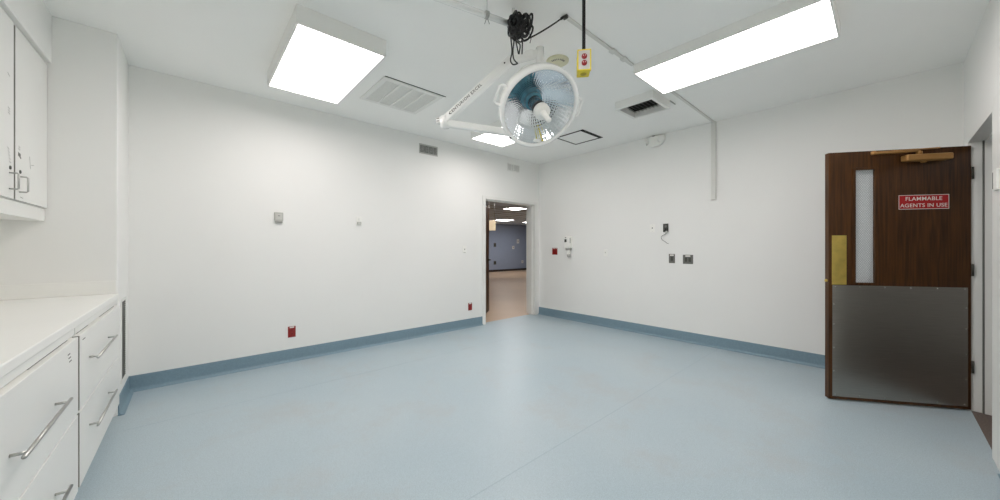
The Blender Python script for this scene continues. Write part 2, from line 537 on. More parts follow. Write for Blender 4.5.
# room beyond the north doorway
BX0, BX1, BY0, BY1, BH = 1.4, 16.4, YN + TH, 14.3, 2.65
struct('floor_beyond', MB().box(BX0, BX1, YN + 0.10, BY1, -0.08, -0.001), BFLOOR, 'tan vinyl floor of the room beyond the doorway', 'floor')
struct('ceiling_beyond', MB().box(BX0, BX1, BY0 + .001, BY1, BH, BH + 0.1), GRIDC, 'grey tiled ceiling of the room beyond', 'ceiling')
struct('wall_beyond_north', MB().box(BX0, BX1, BY1, BY1 + TH, 0, BH), BLUEW, 'blue grey far wall seen through the doorway', 'wall')
struct('wall_beyond_east', MB().box(BX1, BX1 + TH, BY0, BY1, 0, BH), BLUEW, 'blue grey side wall of the room beyond', 'wall')
struct('wall_beyond_west', MB().box(BX0 - TH, BX0, BY0, BY1, 0, BH), BLUEW, 'blue grey inner wall of the room beyond', 'wall')
struct('wall_beyond_south', MB().box(XE + TH, BX1, YN, BY0, 0, BH), BLUEW, 'blue grey wall beside the doorway in the room beyond', 'wall')
struct('baseboard_beyond', MB().box(BX0, BX1, BY1 - 0.015, BY1, 0, 0.11, 0.004, 1), BROWNB, 'dark brown base along the far blue grey wall', 'baseboard')
# corridor behind the south doorway
struct('floor_corridor', MB().box(1.5, 6.5, -2.6, YS + 0.008, -0.08, -0.002), CFLOOR, 'brown corridor floor behind the brown door', 'floor')
struct('wall_corridor', MB().box(1.5, 6.5, -2.7, -2.6, 0, 2.5).box(6.5, 6.6, -2.7, YS - TH, 0, 2.5).box(1.4, 1.5, -2.7, YS - TH, 0, 2.5), WALL, 'white corridor wall behind the brown door', 'wall')
struct('ceiling_corridor', MB().box(1.4, 6.6, -2.7, YS - TH, 2.5, 2.6), CEIL, 'white corridor ceiling', 'ceiling')

# ================================================================== BROWN DOOR (south)
HP = V((4.625, -0.456, 0)); FP = V((4.069, 0.324, 0))
dv = (FP - HP).normalized(); LEAF = 0.957; DT = 0.044
drz = math.atan2(dv.y, dv.x)
# local frame: +x along the leaf from the hinge, -y = face towards the room's camera side?  (normal = rotate dv by +90deg is +y)
dr = thing('door_1', 'dark brown wooden door standing open with red warning sign', 'door', HP, drz, kind='structure')
S = 1.0   # visible face is at local +y
lf = MB()
wx0, wx1, wz0, wz1 = 0.630, 0.768, 1.008, 1.960
lf.box(0, wx0, -DT, 0, 0.012, 2.115).box(wx1, LEAF, -DT, 0, 0.012, 2.115)
lf.box(wx0, wx1, -DT, 0, 0.012, wz0).box(wx0, wx1, -DT, 0, wz1, 2.115)
leaf = lf.build('door_leaf', WOOD, dr, local=True)
fr = MB()
B = 0.018
for y0, y1 in ((-0.002, 0.007), (-DT - 0.007, -DT + 0.002)):
    fr.box(wx0 - B, wx0 + .002, y0, y1, wz0 - B, wz1 + B, .002).box(wx1 - .002, wx1 + B, y0, y1, wz0 - B, wz1 + B, .002)
    fr.box(wx0, wx1, y0, y1, wz0 - B, wz0 + .002, .002).box(wx0, wx1, y0, y1, wz1 - .002, wz1 + B, .002)
fr.build('glazing_frame', WOOD, dr, local=True)
pane = MB().box(wx0, wx1, -DT / 2 - 0.003, -DT / 2 + 0.003, wz0, wz1).build('glass_pane', WGLASS, dr, local=True)
tag(pane, 'narrow wired glass pane')
kp = MB().box(0.020, 0.930, 0.0, 0.0015, 0.035, 0.984, 0.0005, 1).build('kick_plate', KICK, dr, local=True)
tag(kp, 'tall brushed steel kick plate')
for i in range(6):
    for z in (0.05, 0.97):
        x = 0.04 + i * 0.174
        MB().lathe((x, 0.0012, z), (0, 1, 0), [(0.006, 0), (0.005, 0.002), (0, 0.003)], 10).build('screw', CHROME, kp, local=True)
for z in (0.25, 0.45, 0.65, 0.82):
    for x in (0.03, 0.92):
        MB().lathe((x, 0.0012, z), (0, 1, 0), [(0.006, 0), (0.005, 0.002), (0, 0.003)], 10).build('screw', CHROME, kp, local=True)
pp = MB().box(0.829, 0.934, 0.0, 0.002, 0.988, 1.408, 0.001, 1).build('push_plate', BRASS, dr, local=True)
tag(pp, 'brass push plate')
for x in (0.838, 0.925):
    for z in (1.0, 1.13, 1.27, 1.395):
        MB().lathe((x, 0.0018, z), (0, 1, 0), [(0.005, 0), (0.004, 0.002), (0, 0.003)], 10).build('screw', BRASS, pp, local=True)
MB().lathe((LEAF, -DT / 2, 1.02), (1, 0, 0), [(0.012, 0), (0.012, 0.010), (0.008, 0.013), (0, 0.013)], 16).build('latch', BRASS, dr, local=True)
# sign
sg = MB().box(0.141, 0.471, 0.0, 0.003, 1.618, 1.735, 0.001, 1).build('sign', SIGNR, dr, local=True)
tag(sg, 'red warning sign with white letters')
bd = MB()
for a in ((0.141, 0.471, 1.731, 1.735), (0.141, 0.471, 1.618, 1.622)):
    bd.box(a[0], a[1], 0.003, 0.0036, a[2], a[3])
bd.box(0.141, 0.1445, 0.003, 0.0036, 1.618, 1.735).box(0.4675, 0.471, 0.003, 0.0036, 1.618, 1.735)
for txt, zc, sz in (('FLAMMABLE', 1.702, 0.043), ('AGENTS IN USE', 1.648, 0.042)):
    me = text_mesh(txt, sz, 0.0006, 1.06, 0.0002)
    # reading direction seen from the visible face runs towards the hinge (local -x)
    bd.add_mesh(me, frame_mat((0.306, 0.0034, zc), (-1, 0, 0), (0, 0, 1), (0, 1, 0)))
bd.build('lettering', SIGNW, sg, local=True)
# closer with folded arm
cb = MB()
cb.box(0.160, 0.460, 0.0, 0.068, 2.005, 2.058, 0.012, 3)
closer = cb.build('door_closer', COPPER, dr, local=True)
tag(closer, 'bronze painted door closer')
MB().lathe((0.33, 0.034, 1.990), (0, 0, 1), [(0.0, 0), (0.016, 0.002), (0.018, 0.012), (0.018, 0.024)], 16).build('pivot_cap', COPPER, closer, local=True)
MB().lathe((0.36, 0.036, 2.060), (0, 0, 1), [(0.018, 0), (0.018, 0.022), (0, 0.026)], 16).build('spindle', COPPER, closer, local=True)
am = MB()
am.bar((0.36, 0.036, 2.086), (0.675, 0.050, 2.078), 0.030, 0.012)
am.bar((0.675, 0.050, 2.088), (0.215, 0.018, 2.108), 0.022, 0.010)
am.lathe((0.675, 0.050, 2.070), (0, 0, 1), [(0.016, 0), (0.016, 0.026)], 16)
am.build('closer_arm', COPPER, closer, local=True)
for z in (0.353, 1.125, 1.898):
    hb = MB()
    hb.cyl((-0.008, 0.004, z - 0.048), (-0.008, 0.004, z + 0.048), 0.0065, seg=12)
    hb.box(-0.002, 0.0, -0.036, 0.0, z - 0.052, z + 0.052)
    hb.build('hinge', DARKM, dr, local=True)

# ================================================================== FAR DOOR (swung into the room beyond)
th2 = math.radians(39.0)
HP2 = V((N0 + 0.012, YN + TH + 0.03, 0))
d2 = thing('door_2', 'brown wooden door swung open into the room beyond', 'door', HP2, th2, kind='structure')
MB().box(0.0, 1.06, 0, 0.044, 0.01, NZ - 0.01, 0.002, 1).build('door_leaf', WOOD, d2, local=True)
hd = MB()
hd.lathe((0.99, -0.002, 1.06), (0, -1, 0), [(0.03, 0), (0.03, 0.008), (0.012, 0.012), (0.012, 0.045)], 16)
hd.bar((1.0, -0.045, 1.06), (0.88, -0.045, 1.06), 0.016, 0.02)
hd.box(0.955, 1.025, -0.006, 0.0, 0.97, 1.15, 0.002)
hd.build('lever_handle', DARKM, d2, local=True)

# ================================================================== CABINETS
FX = -0.425   # counter front
ct = thing('countertop', 'white laminate countertop with upstand on the drawer units', 'countertop', (-0.76, 2.6, 0.91))
MB().box(XW + .002, FX, 1.39, CHY - .002, 0.91, 0.95, 0.004, 2).build('worktop', CTOP, ct)
MB().box(XW + .002, FX - 0.012, CHY - 0.014, CHY - .002, 0.9505, 1.05, 0.002, 1).box(XW + .002, XW + .016, 1.39, CHY - 0.016, 0.9505, 1.05, 0.002, 1).build('backsplash', CTOP, ct)

def handle(parent, y0, y1, z, xf):
    hx = xf + 0.036
    m = MB()
    m.cyl((hx, y0 - 0.02, z), (hx, y1 + 0.02, z), 0.0062, seg=12)
    for y in (y0 + 0.02, y1 - 0.02):
        m.cyl((xf - 0.001, y, z), (hx, y, z), 0.0055, seg=10)
    m.build('handle', STEEL, parent)

def drawer_unit(y0, y1, label, hy, hdz=0.0):
    t = thing('drawer_unit', label, 'cabinet', ((XW + FX) / 2, (y0 + y1) / 2, 0), group=None)
    c = MB()
    c.box(XW + .004, -0.446, y0 + .001, y1 - .001, 0.10, 0.909)
    c.box(XW + .004, -0.50, y0 + .001, y1 - .001, 0.001, 0.10)
    c.build('carcass', LAM, t)
    # rail strip under the counter
    MB().box(-0.446, -0.434, y0 + .001, y1 - .001, 0.872, 0.905, 0.001, 1).build('top_rail', LAM, t)
    for z0, z1, hz in ((0.486, 0.862, 0.705), (0.102, 0.478, 0.335)):
        d = MB()
        d.box(-0.446, -0.420, y0 + 0.012, y1 - 0.012, z0, z1, 0.002, 2)
        do = d.build('drawer', LAM, t)
        MB().box(-0.4455, -0.4215, y0 + 0.0112, y0 + 0.0119, z0 + .002, z1 - .002).build('gap_shade_edge', GAP_SHADE, do)  # end of the front coloured grey as painted shade of the gap
        handle(do, hy[0], hy[1], hz + hdz, -0.420)
        L = y1 - y0
        for a, b_ in ((0.06, 0.26), (0.52, 0.93)) if z1 > .6 else ((0.42, 0.53),):
            MB().box(-0.4458, -0.4405, y0 + a * L, y0 + b_ * L, z1 + 0.0008, z1 + 0.0072).build('gap_shade_strip', GAP_SHADE, do)  # dark strip painting the shade between drawer top and rail
    return t
u1 = drawer_unit(2.675, 3.946, 'white two-drawer unit against the boxed-in chase', (2.88, 3.47))
u2 = drawer_unit(1.39, 2.662, 'white two-drawer unit farther from the boxed-in chase', (1.775, 2.285), -0.045)
# little tape remains on the drawers
dd = [c for c in u2.children if c.name.startswith('drawer')][0]
for k in range(3):
    MB().bar((-0.4198, 2.46 + 0.012 * k, 0.815 - 0.018 * k), (-0.4198, 2.50 + 0.012 * k, 0.815 - 0.018 * k), 0.0008, 0.005, bev=0).build('pen_mark', INK, dd)
dd = [c for c in u1.children if c.name.startswith('drawer')][0]
for k in range(2):
    MB().bar((-0.4198, 2.74 + 0.03 * k, 0.83), (-0.4198, 2.77 + 0.03 * k, 0.83), 0.0008, 0.004, bev=0).build('pen_mark', INK, dd)

UX = -0.772
uc = thing('hanging_cabinet', 'white upper cabinet with two doors hung over the counter', 'cabinet', ((XW + UX) / 2, 3.35, 1.49))
c = MB()
c.box(XW + .002, UX - 0.014, 2.75, CHY - .004, 1.49, 2.605)
c.box(UX - 0.014, UX - 0.004, 2.75, CHY - .004, 1.49, 1.575, 0.001, 1)
c.build('carcass', LAM, uc)
for y0, y1, hy in ((2.756, 3.330, 3.262), (3.358, 3.942, 3.412)):
    dd = MB().box(UX - 0.012, UX + 0.008, y0, y1, 1.582, 2.592, 0.002, 2).build('door', LAM, uc)
    MB().box(UX - 0.0115, UX + 0.0065, y0 - 0.0008, y0 - 0.0001, 1.584, 2.59).build('gap_shade_edge', GAP_SHADE, dd)  # door edge coloured grey as painted shade between the doors
    h = MB()
    xf = UX + 0.008; hx = xf + 0.032; s_ = 1 if hy > 3.35 else -1
    z0, z1 = 1.632, 1.722
    h.tube([(xf, hy, z0), (hx - .006, hy, z0), (hx, hy, z0 + .006), (hx, hy, z1 - .006), (hx - .006, hy, z1), (xf, hy, z1)], 0.0042, 8)
    h.build('handle', STEEL, dd)
    MB().lathe((xf - .001, hy + 0.010, 1.752), (1, 0, 0), [(0.011, 0), (0.011, 0.004), (0.008, 0.006), (0, 0.006)], 16).build('lock', DARKM, dd)
    def mark(a, b_, w_=0.0022):
        """a thin pen or tape mark between two points (y, z) of the door face"""
        MB().bar((xf + .0003, a[0], a[1]), (xf + .0003, b_[0], b_[1]), 0.0008, w_, up=(0, 0.3, 1), bev=0).build('pen_mark', INK, dd)
    if s_ > 0:
        mark((3.400, 1.90), (3.425, 1.895)); mark((3.398, 1.885), (3.425, 1.882)); mark((3.395, 1.855), (3.432, 1.848), 0.022)
        mark((3.418, 1.842), (3.440, 1.835), 0.010)
        mark((3.585, 1.875), (3.600, 1.800)); mark((3.615, 1.826), (3.662, 1.833)); mark((3.43, 1.604), (3.475, 1.600))
    else:
        for k in range(5):
            mark((3.235 + .006 * k, 1.86 - .018 * k), (3.262 + .006 * k, 1.852 - .018 * k))
        for k in range(3):
            mark((3.245, 2.085 - .014 * k), (3.272, 2.078 - .014 * k))
        mark((3.240, 2.275), (3.268, 2.262))

# grille on the side of the chase
gr = thing('wall_grille', 'narrow dark grey wall grille beside the end of the counter', 'grille', (CHX, 4.18, 0.2))
GY0, GY1, GZ0, GZ1 = 4.075, 4.31, 0.215, 0.885
g = MB()
for a in ((GY0, GY0 + .018, GZ0, GZ1), (GY1 - .012, GY1, GZ0, GZ1), (GY0 + .018, GY1 - .012, GZ1 - .02, GZ1), (GY0 + .018, GY1 - .012, GZ0, GZ0 + .02)):
    g.box(CHX, CHX + 0.008, a[0], a[1], a[2], a[3])
g.build('frame', TRIMW, gr)
MB().box(CHX + 0.0005, CHX + 0.002, GY0 + .018, GY1 - .012, GZ0 + .02, GZ1 - .02).build('backing', DARKM, gr)
sl = MB()
n = 40
for k in range(n):
    z = GZ0 + .022 + (GZ1 - GZ0 - .048) * k / (n - 1)
    sl.box(CHX + 0.002, CHX + 0.006, GY0 + .019, GY1 - .013, z, z + 0.006)
sl.build('louvres', DARKM, gr)

# ================================================================== CEILING FIXTURES
def ceiling_light(name, x0, x1, y0, y1, zb, label, lens=LENS, ztop=H, group='surface ceiling lights'):
    t = thing(name, label, 'ceiling light', ((x0 + x1) / 2, (y0 + y1) / 2, zb), group=group)
    b = 0.013
    h = MB()
    h.box(x0, x0 + b, y0, y1, zb, ztop - .0005).box(x1 - b, x1, y0, y1, zb, ztop - .0005)
    h.box(x0 + b, x1 - b, y0, y0 + b, zb, ztop - .0005).box(x0 + b, x1 - b, y1 - b, y1, zb, ztop - .0005)
    h.build('housing', TRIMW, t)
    MB().box(x0 + b, x1 - b, y0 + b, y1 - b, zb + 0.004, zb + 0.010).build('diffuser', lens, t)
    return t
ceiling_light('ceiling_light', 0.525, 1.152, 2.65, 3.87, 2.825, 'square-cornered ceiling light nearest the upper cabinet')
ceiling_light('ceiling_light', 2.965, 3.582, 0.222, 1.512, 2.868, 'long ceiling light nearest the open door with the red sign')
ceiling_light('ceiling_light', 2.955, 3.560, 2.66, 3.93, 2.855, 'ceiling light part-hidden behind the surgical lamp')
ceiling_light('ceiling_light', 0.525, 1.152, 0.245, 1.495, 2.825, 'added ceiling light, out of view, overhead between drawer units and wooden door')  # added fourth fixture, unseen, continuing the grid and lighting the room

# ceiling return vent with four grey panels
vt = thing('ceiling_vent', 'white ceiling vent of four grey panels beside the square light', 'vent', (1.71, 3.53, H - 0.012))
x0, x1, y0, y1 = 1.372, 2.045, 3.205, 3.858
z0 = H - 0.012
f = MB(); b = 0.052
f.box(x0, x1, y0, y0 + b, z0, H - .0005, .002, 1).box(x0, x1, y1 - b, y1, z0, H - .0005, .002, 1)
f.box(x0, x0 + b, y0 + b, y1 - b, z0, H - .0005, .002, 1).box(x1 - b, x1, y0 + b, y1 - b, z0, H - .0005, .002, 1)
f.build('frame', TRIMW, vt)
pw = (x1 - x0 - 2 * b) / 4
for k in range(3):
    xx = x0 + b + pw * (k + 1)
    MB().box(xx - 0.011, xx + 0.011, y0 + b, y1 - b, z0, H - .001).build('divider', TRIMW, vt)
for k in range(4):
    xa, xb = x0 + b + pw * k + 0.011 * (k > 0), x0 + b + pw * (k + 1) - 0.011 * (k < 3)
    p = MB()
    p.box(xa + .001, xb - .001, y0 + b + .001, y1 - b - .001, H - 0.004, H - .001)
    nn = 22
    for q in range(nn):
        yy = y0 + b + .006 + (y1 - y0 - 2 * b - 0.018) * q / (nn - 1)
        p.box(xa + .002, xb - .002, yy, yy + 0.006, H - 0.009, H - .003)
    p.build('grille_panel', GRIL2, vt)
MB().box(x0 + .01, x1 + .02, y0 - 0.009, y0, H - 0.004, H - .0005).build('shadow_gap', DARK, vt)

# deep diffuser with dark louvre
df = thing('air_diffuser', 'deep white ceiling air diffuser with a dark louvre', 'vent', (3.83, 1.84, H - 0.085))
x0, x1, y0, y1, zb = 3.578, 4.015, 1.612, 2.045, H - 0.088
f = MB(); b = 0.034
f.box(x0, x1, y0, y0 + b, zb, H - .0005, .003, 1).box(x0, x1, y1 - b, y1, zb, H - .0005, .003, 1)
f.box(x0, x0 + b, y0 + b, y1 - b, zb, H - .0005, .003, 1).box(x1 - b, x1, y0 + b, y1 - b, zb, H - .0005, .003, 1)
f.build('housing', TRIMW, df)
MB().box(x0 + b, x1 - b, y0 + b, y1 - b, H - 0.006, H - .001).build('dark_opening', DARK, df)
for q in range(9):
    yy = y0 + b + .012 + q * (y1 - y0 - 2 * b - .024) / 8
    M = Matrix.Translation((0, yy, H - 0.024)) @ Matrix.Rotation(math.radians(35), 4, 'X')
    MB().box(x0 + b + .001, x1 - b - .001, -0.011, 0.011, -0.0012, 0.0012, M=M).build('louvre', DARKM, df)
MB().box(3.99, 4.13, 1.60, 1.612, H - 0.010, H - .0005, .002, 1).build('label_strip', GPLAS, df)

# flush access hatch with a black gap around it
hc = thing('access_hatch', 'flush white ceiling access hatch edged by a black gap', 'hatch', (4.32, 3.07, H - 0.006))
x0, x1, y0, y1 = 4.055, 4.575, 2.82, 3.30
g = MB()
g.box(x0, x1, y0 - .012, y0 + 0.045, H - .003, H - .0004).box(x0, x0 + 0.032, y0, y1, H - .003, H - .0004)
g.box(x1 - 0.04, x1, y0, y1, H - .003, H - .0004).box(x0, x1, y1 - 0.030, y1, H - .003, H - .0004)
g.build('gap', DARK, hc)
MB().box(x0 + .032, x1 - .04, y0 + .045, y1 - .030, H - .004, H - .0004).build('panel', CEIL, hc)

# round cream cover on the ceiling with its ring of small raised characters
rc = thing('ceiling_cover', 'round cream ceiling cover plate behind the surgical lamp', 'cover plate', (2.402, 1.927, H - 0.02))
MB().lathe((2.402, 1.927, H - .0005), (0, 0, -1), [(0.098, 0), (0.098, 0.012), (0.090, 0.018), (0.054, 0.022), (0, 0.022)], 40).build('disc', CREAM, rc)
ch = MB()
for k in range(9):
    a = math.radians(228 + (k - 4) * 14)
    cx, cy = 2.402 + 0.060 * math.cos(a), 1.927 + 0.060 * math.sin(a)
    M = Matrix.Translation((cx, cy, H - 0.0225)) @ Matrix.Rotation(a, 4, 'Z')
    ch.box(-0.009, 0.009, -0.0032, 0.0032, -0.002, 0.004, M=M)
ch.build('raised_mark', GREYD, rc)

# surface conduit
CONDM = mat('conduit_paint', '#d9d9d4', 0.5, var=0.02)
cd = thing('surface_conduit', 'thin white conduit across the ceiling and down the outlet wall', 'conduit', (5.085, 1.495, 1.93))
cr = MB()
yc = 1.515
cr.box(1.985, 2.955, yc - 0.014, yc + 0.014, H - 0.016, H - .0005, .004, 2)
cr.box(3.560, XE, 1.495 - 0.014, 1.495 + 0.014, H - 0.016, H - .0005, .004, 2)
cr.build('ceiling_run', CONDM, cd)
MB().box(XE - 0.026, XE - .0005, 1.495 - 0.027, 1.495 + 0.027, 1.935, H - .001, .004, 2).build('wall_drop', CONDM, cd)
for x in (2.62, 2.80):
    MB().box(x - 0.03, x + 0.03, yc - 0.024, yc + 0.024, H - 0.022, H - .0005, .006, 2).build('coupling', CONDM, cd)
MB().box(1.968, 1.990, yc - 0.018, yc + 0.018, H - 0.024, H - .0005, .004, 2).build('end_bushing', DARKM, cd)

# emergency light at the top of the east wall
em = thing('emergency_light', 'white twin-head emergency light under the ceiling edge', 'emergency light', (XE, 2.25, 2.86))
eb_ = MB()
lp = []
for k in range(25):
    a = PI * k / 24
    lp.append(V((XE - .0005, 2.245 + 0.128 * math.cos(a), 2.905 - 0.118 * math.sin(a) ** 0.8)))
lp += [V((XE - .0005, 2.117, 2.935)), V((XE - .0005, 2.373, 2.935))]
eb_.poly_prism(lp, (-0.062, 0, 0))
eb_.build('body', WPLAS, em)
for y, zc, aim in ((2.362, 2.878, (-0.35, 0.85, -0.25)), (2.145, 2.872, (-0.85, -0.30, -0.30))):
    a = V(aim).normalized()
    o = V((XE - 0.075, y, zc))
    hd_ = MB().lathe(o - a * 0.02, a, [(0.022, -0.012), (0.046, 0.0), (0.054, 0.022), (0.054, 0.036)], 28, cap1=True).build('lamp_head', WPLAS, em)
    MB().lathe(o - a * 0.02, a, [(0.047, 0.0365), (0.040, 0.0385), (0, 0.0395)], 28).build('lens', TRIMW, hd_)
MB().box(XE - 0.05, XE - 0.02, 2.255, 2.285, 2.935, 2.9485).build('mounting_clip', DARK, em)

# ================================================================== SURGICAL LAMP
hc_ = at(540.0, 109.3, 2.72)                       # centre of the lens
vdir = (hc_ - V((0, 0, EYE))).normalized()
rgt = vdir.cross(UP).normalized(); upv = rgt.cross(vdir).normalized()
aT, ph = math.radians(31), math.radians(-50)
nrm = (-vdir * math.cos(aT) + (rgt * math.cos(ph) + upv * math.sin(ph)) * math.sin(aT)).normalized()
RL = 0.292
E0 = at(445, 121, 3.00); ZARM = E0.z
far = at(531, 0, 3.20); far.z = ZARM
sl = thing('surgical_lamp', 'white round surgical lamp with mirrored dish on a folding ceiling arm', 'surgical lamp', (far.x, far.y, H))
MB().lathe((far.x, far.y, H - .0005), (0, 0, -1), [(0.10, 0), (0.10, 0.02), (0.06, 0.05), (0.034, 0.06)], 32).build('ceiling_flange', WMET, sl)
MB().cyl((far.x, far.y, H - 0.055), (far.x, far.y, ZARM - 0.105), 0.034).build('ceiling_post', WMET, sl)
lowa = MB().bar(far + V((0, 0, -0.065)), E0 + V((0, 0, -0.02)), 0.060, 0.062, bev=0.012).build('lower_arm', WMET, sl)
K0 = at(513, 58.5, 2.78)
S0_ = at(540, 53, 2.70)
dA = (K0 - E0).normalized()
eb = MB()
eb.cyl(E0 + V((0, 0, -0.06)), E0 + V((0, 0, 0.035)), 0.040)
eb.box(-0.075, 0.01, -0.028, 0.028, -0.020, 0.032, 0.008, M=frame_mat(E0, dA * V((1, 1, 0)), UP.cross((dA * V((1, 1, 0))).normalized()), UP))
elb = eb.build('elbow_joint', WMET, sl)
sd = V((dA.x, dA.y, 0)).normalized()
cp = MB()
side = UP.cross(sd)
for k in (0.016, -0.006):
    sc_ = side if side.dot(V((0, 0, EYE)) - E0) > 0 else -side
    q = E0 - sd * 0.055 + sc_ * 0.0265 + V((0, 0, k + .004))
    cp.box(-0.014, 0.014, -0.002, 0.003, -0.0045, 0.0045, M=frame_mat(q, sd, sc_, UP))
cp.build('end_slots', GREYD, elb)
sa = MB().bar(E0 + dA * 0.0 + V((0, 0, 0.005)), K0, 0.055, 0.066, bev=0.010).build('spring_arm', WMET, sl)
# lettering along the face of the arm that looks to the camera
upA = (UP - dA * UP.dot(dA)).normalized(); wA = upA.cross(dA)
Lc = (K0 - E0).length
cside = wA if wA.dot(V((0, 0, EYE)) - E0) > 0 else -wA
ydir = cside.cross(dA)
me = text_mesh('CENTURION EXCEL', 0.036, 0.0008, 1.16, 0.0006)
mid = E0 + V((0, 0, 0.005)) + dA * (Lc * 0.335) + cside * 0.0278
tx = MB().add_mesh(me, frame_mat(mid, dA, ydir, cside))
tx.build('lettering', GREYD, sa)
for t in (0.10, 0.90):
    q = E0 + V((0, 0, 0.005)) + dA * (Lc * t) + cside * 0.027
    MB().lathe(q, cside, [(0.007, 0), (0.007, 0.002), (0, 0.0022)], 12).build('screw', BLACK, sa)
kn = MB()
kn.bar(K0 - dA * 0.03, S0_ + (S0_ - K0).normalized() * 0.0, 0.052, 0.060, bev=0.014)
kn.bar(K0.lerp(S0_, 0.45), K0.lerp(S0_, 0.8), 0.060, 0.068, bev=0.016)
kn.build('knuckle', WMET, sl)
MB().cyl(S0_ + V((0, 0, 0.040)), S0_ + V((0, 0, -0.100)), 0.031).build('swivel_stub', WMET, sl)
# housing: lathe about the lamp axis, opening along +nrm
hs = MB()
hs.lathe(hc_, nrm, [(0.0, -0.235), (0.09, -0.232), (0.17, -0.205), (0.25, -0.160), (0.302, -0.105), (0.320, -0.075), (0.324, -0.03), (0.324, 0.002), (0.316, 0.012), (0.300, 0.013), (0.293, 0.006), (0.290, -0.02)], 72, cap1=False)
hs.build('lamp_housing', WMET, sl)
# dish of small pillowed facets (12 rings of 54), each a little convex mirror
dish = MB()
_b = bmesh.new()
NA, NR_, R0_, R1_ = 324, 48, 0.045, 0.289
_u = (V((0, 0, 1)) - nrm * nrm.z).normalized(); _w = nrm.cross(_u)
_rows = []
for i in range(NR_ + 1):
    r = R0_ + (R1_ - R0_) * i / NR_
    fr_ = abs(math.sin(PI * i / 4))
    row = []
    for k in range(NA):
        a = 2 * PI * k / NA
        pil = 0.0013 * (r / R1_) * abs(math.sin(PI * k / 6)) + 0.0006 * fr_
        row.append(_b.verts.new(hc_ + nrm * (-0.185 + 0.175 * (r / R1_) ** 2 + pil) + (_u * math.cos(a) + _w * math.sin(a)) * r))
    _rows.append(row)
for i in range(NR_):
    for k in range(NA):
        _b.faces.new((_rows[i][k], _rows[i + 1][k], _rows[i + 1][(k + 1) % NA], _rows[i][(k + 1) % NA]))
bmesh.ops.recalc_face_normals(_b, faces=_b.faces)
dish._merge(_b, None, True)
tag(dish.build('reflector', MIRROR, sl), 'faceted mirror reflector')
MB().lathe(hc_, nrm, [(0.291, 0.001), (0.18, 0.004), (0.066, 0.006)], 64, cap0=False, cap1=False).build('cover_glass', LGLASS, sl)
bt = MB()
bt.lathe(hc_, nrm, [(0.046, -0.190), (0.072, -0.184), (0.072, -0.145), (0.056, -0.138)], 40, cap1=False)
tag(bt.build('filter_collar', TEAL, sl), 'bright teal glass collar')
tag(MB().lathe(hc_, nrm, [(0.055, -0.140), (0.053, -0.03)], 40).build('filter_tube', TEALD, sl), 'dark teal glass filter tube')
MB().lathe(hc_, nrm, [(0.0545, -0.03), (0.058, -0.028), (0.058, 0.016), (0.052, 0.018)], 40).build('filter_band', BLACK, sl)
MB().lathe(hc_, nrm, [(0.052, 0.016), (0.0635, 0.020), (0.0635, 0.062), (0.058, 0.070), (0.026, 0.072), (0, 0.072)], 40).build('bulb_cap', WPLAS, sl)
MB().lathe(hc_, nrm, [(0.026, 0.072), (0.022, 0.085), (0.0195, 0.16), (0.0215, 0.198), (0.016, 0.206), (0, 0.207)], 28).build('sterile_handle', WPLAS, sl)
# D-shaped grab handles on the rim
lenR = nrm.cross(UP).normalized(); lenU = lenR.cross(nrm).normalized()
if lenR.dot(rgt) < 0:
    lenR, lenU = -lenR, lenU
for sgn, tilt in ((-1, 8), (1, 8)):
    a0 = math.radians(tilt)
    rad = (lenR * sgn * math.cos(a0) + lenU * math.sin(a0))
    tan = nrm.cross(rad).normalized()
    base = hc_ + nrm * -0.035
    p = []
    for s2, o_ in ((-1, 0.305), (-1, 0.350), (-0.86, 0.368), (0.86, 0.368), (1, 0.350), (1, 0.305)):
        p.append(base + rad * o_ + tan * (0.072 * s2))
    MB().tube(p, 0.0105, 10).build('grab_handle', WMET, sl)
# small white tag on the glass and a pair of dark screws on the rim
tg = hc_ + nrm * 0.0045 - lenU * 0.255 + lenR * 0.06
MB().box(-0.034, 0.034, -0.014, 0.014, 0, 0.002, M=frame_mat(tg, lenR, lenU, nrm)).build('glass_tag', WPLAS, sl)
q = hc_ - lenU * 0.26 - lenR * 0.185 - nrm * 0.005
MB().lathe(q, nrm, [(0.009, -0.01), (0.009, 0.02), (0, 0.022)], 12).build('rim_screw', BLACK, sl)

# ================================================================== PIPE, CABLES, PENDANT OUTLET
def on_z(px, py, z):
    r = FW + RT * (px - 500) / F_PX + UP * (CY - py) / F_PX
    return V((0, 0, EYE)) + r * ((z - EYE) / r.z)
ZP = 2.84
pe = on_z(517, 26.5, ZP); ps = on_z(438, -2, ZP); pdv = (pe - ps).normalized(); ps = pe - pdv * 1.05
pip = thing('ceiling_pipe', 'slim white pipe fixed along the ceiling, ending in black cables', 'pipe', (ps.x, ps.y, ZP))
MB().cyl(ps, pe, 0.0195, seg=20).build('pipe_run', WMET, pip)
cl = on_z(487, 15, ZP)
clm = MB()
clm.lathe(cl - pdv * 0.012, pdv, [(0.0255, 0), (0.0255, 0.020)], 20)
clm.box(-0.0012, 0.0012, -0.0012, 0.0012, 0.0, H - ZP - .001, M=Matrix.Translation(cl))
clm.build('clamp', STEEL, pip)
cl2 = ps + pdv * 0.10
MB().lathe(cl2 - pdv * 0.012, pdv, [(0.0255, 0), (0.0255, 0.020)], 20).box(-0.0012, 0.0012, -0.0012, 0.0012, 0.0, H - ZP - .001, M=Matrix.Translation(cl2)).build('clamp', STEEL, pip)
wt = MB()
for sx in (-1, 1):
    wt.tube([cl + V((0, 0, -0.018)), cl + RT * 0.008 * sx + V((0, 0, -0.035)), cl + RT * 0.016 * sx + V((0, 0, -0.06))], 0.002, 6)
wt.build('wire_tie', GREYD, pip)
MB().lathe(pe - pdv * 0.03, V((0, 0, 1)), [(0.010, 0), (0.010, H - ZP - .001)], 20).build('end_hanger', WMET, pip)

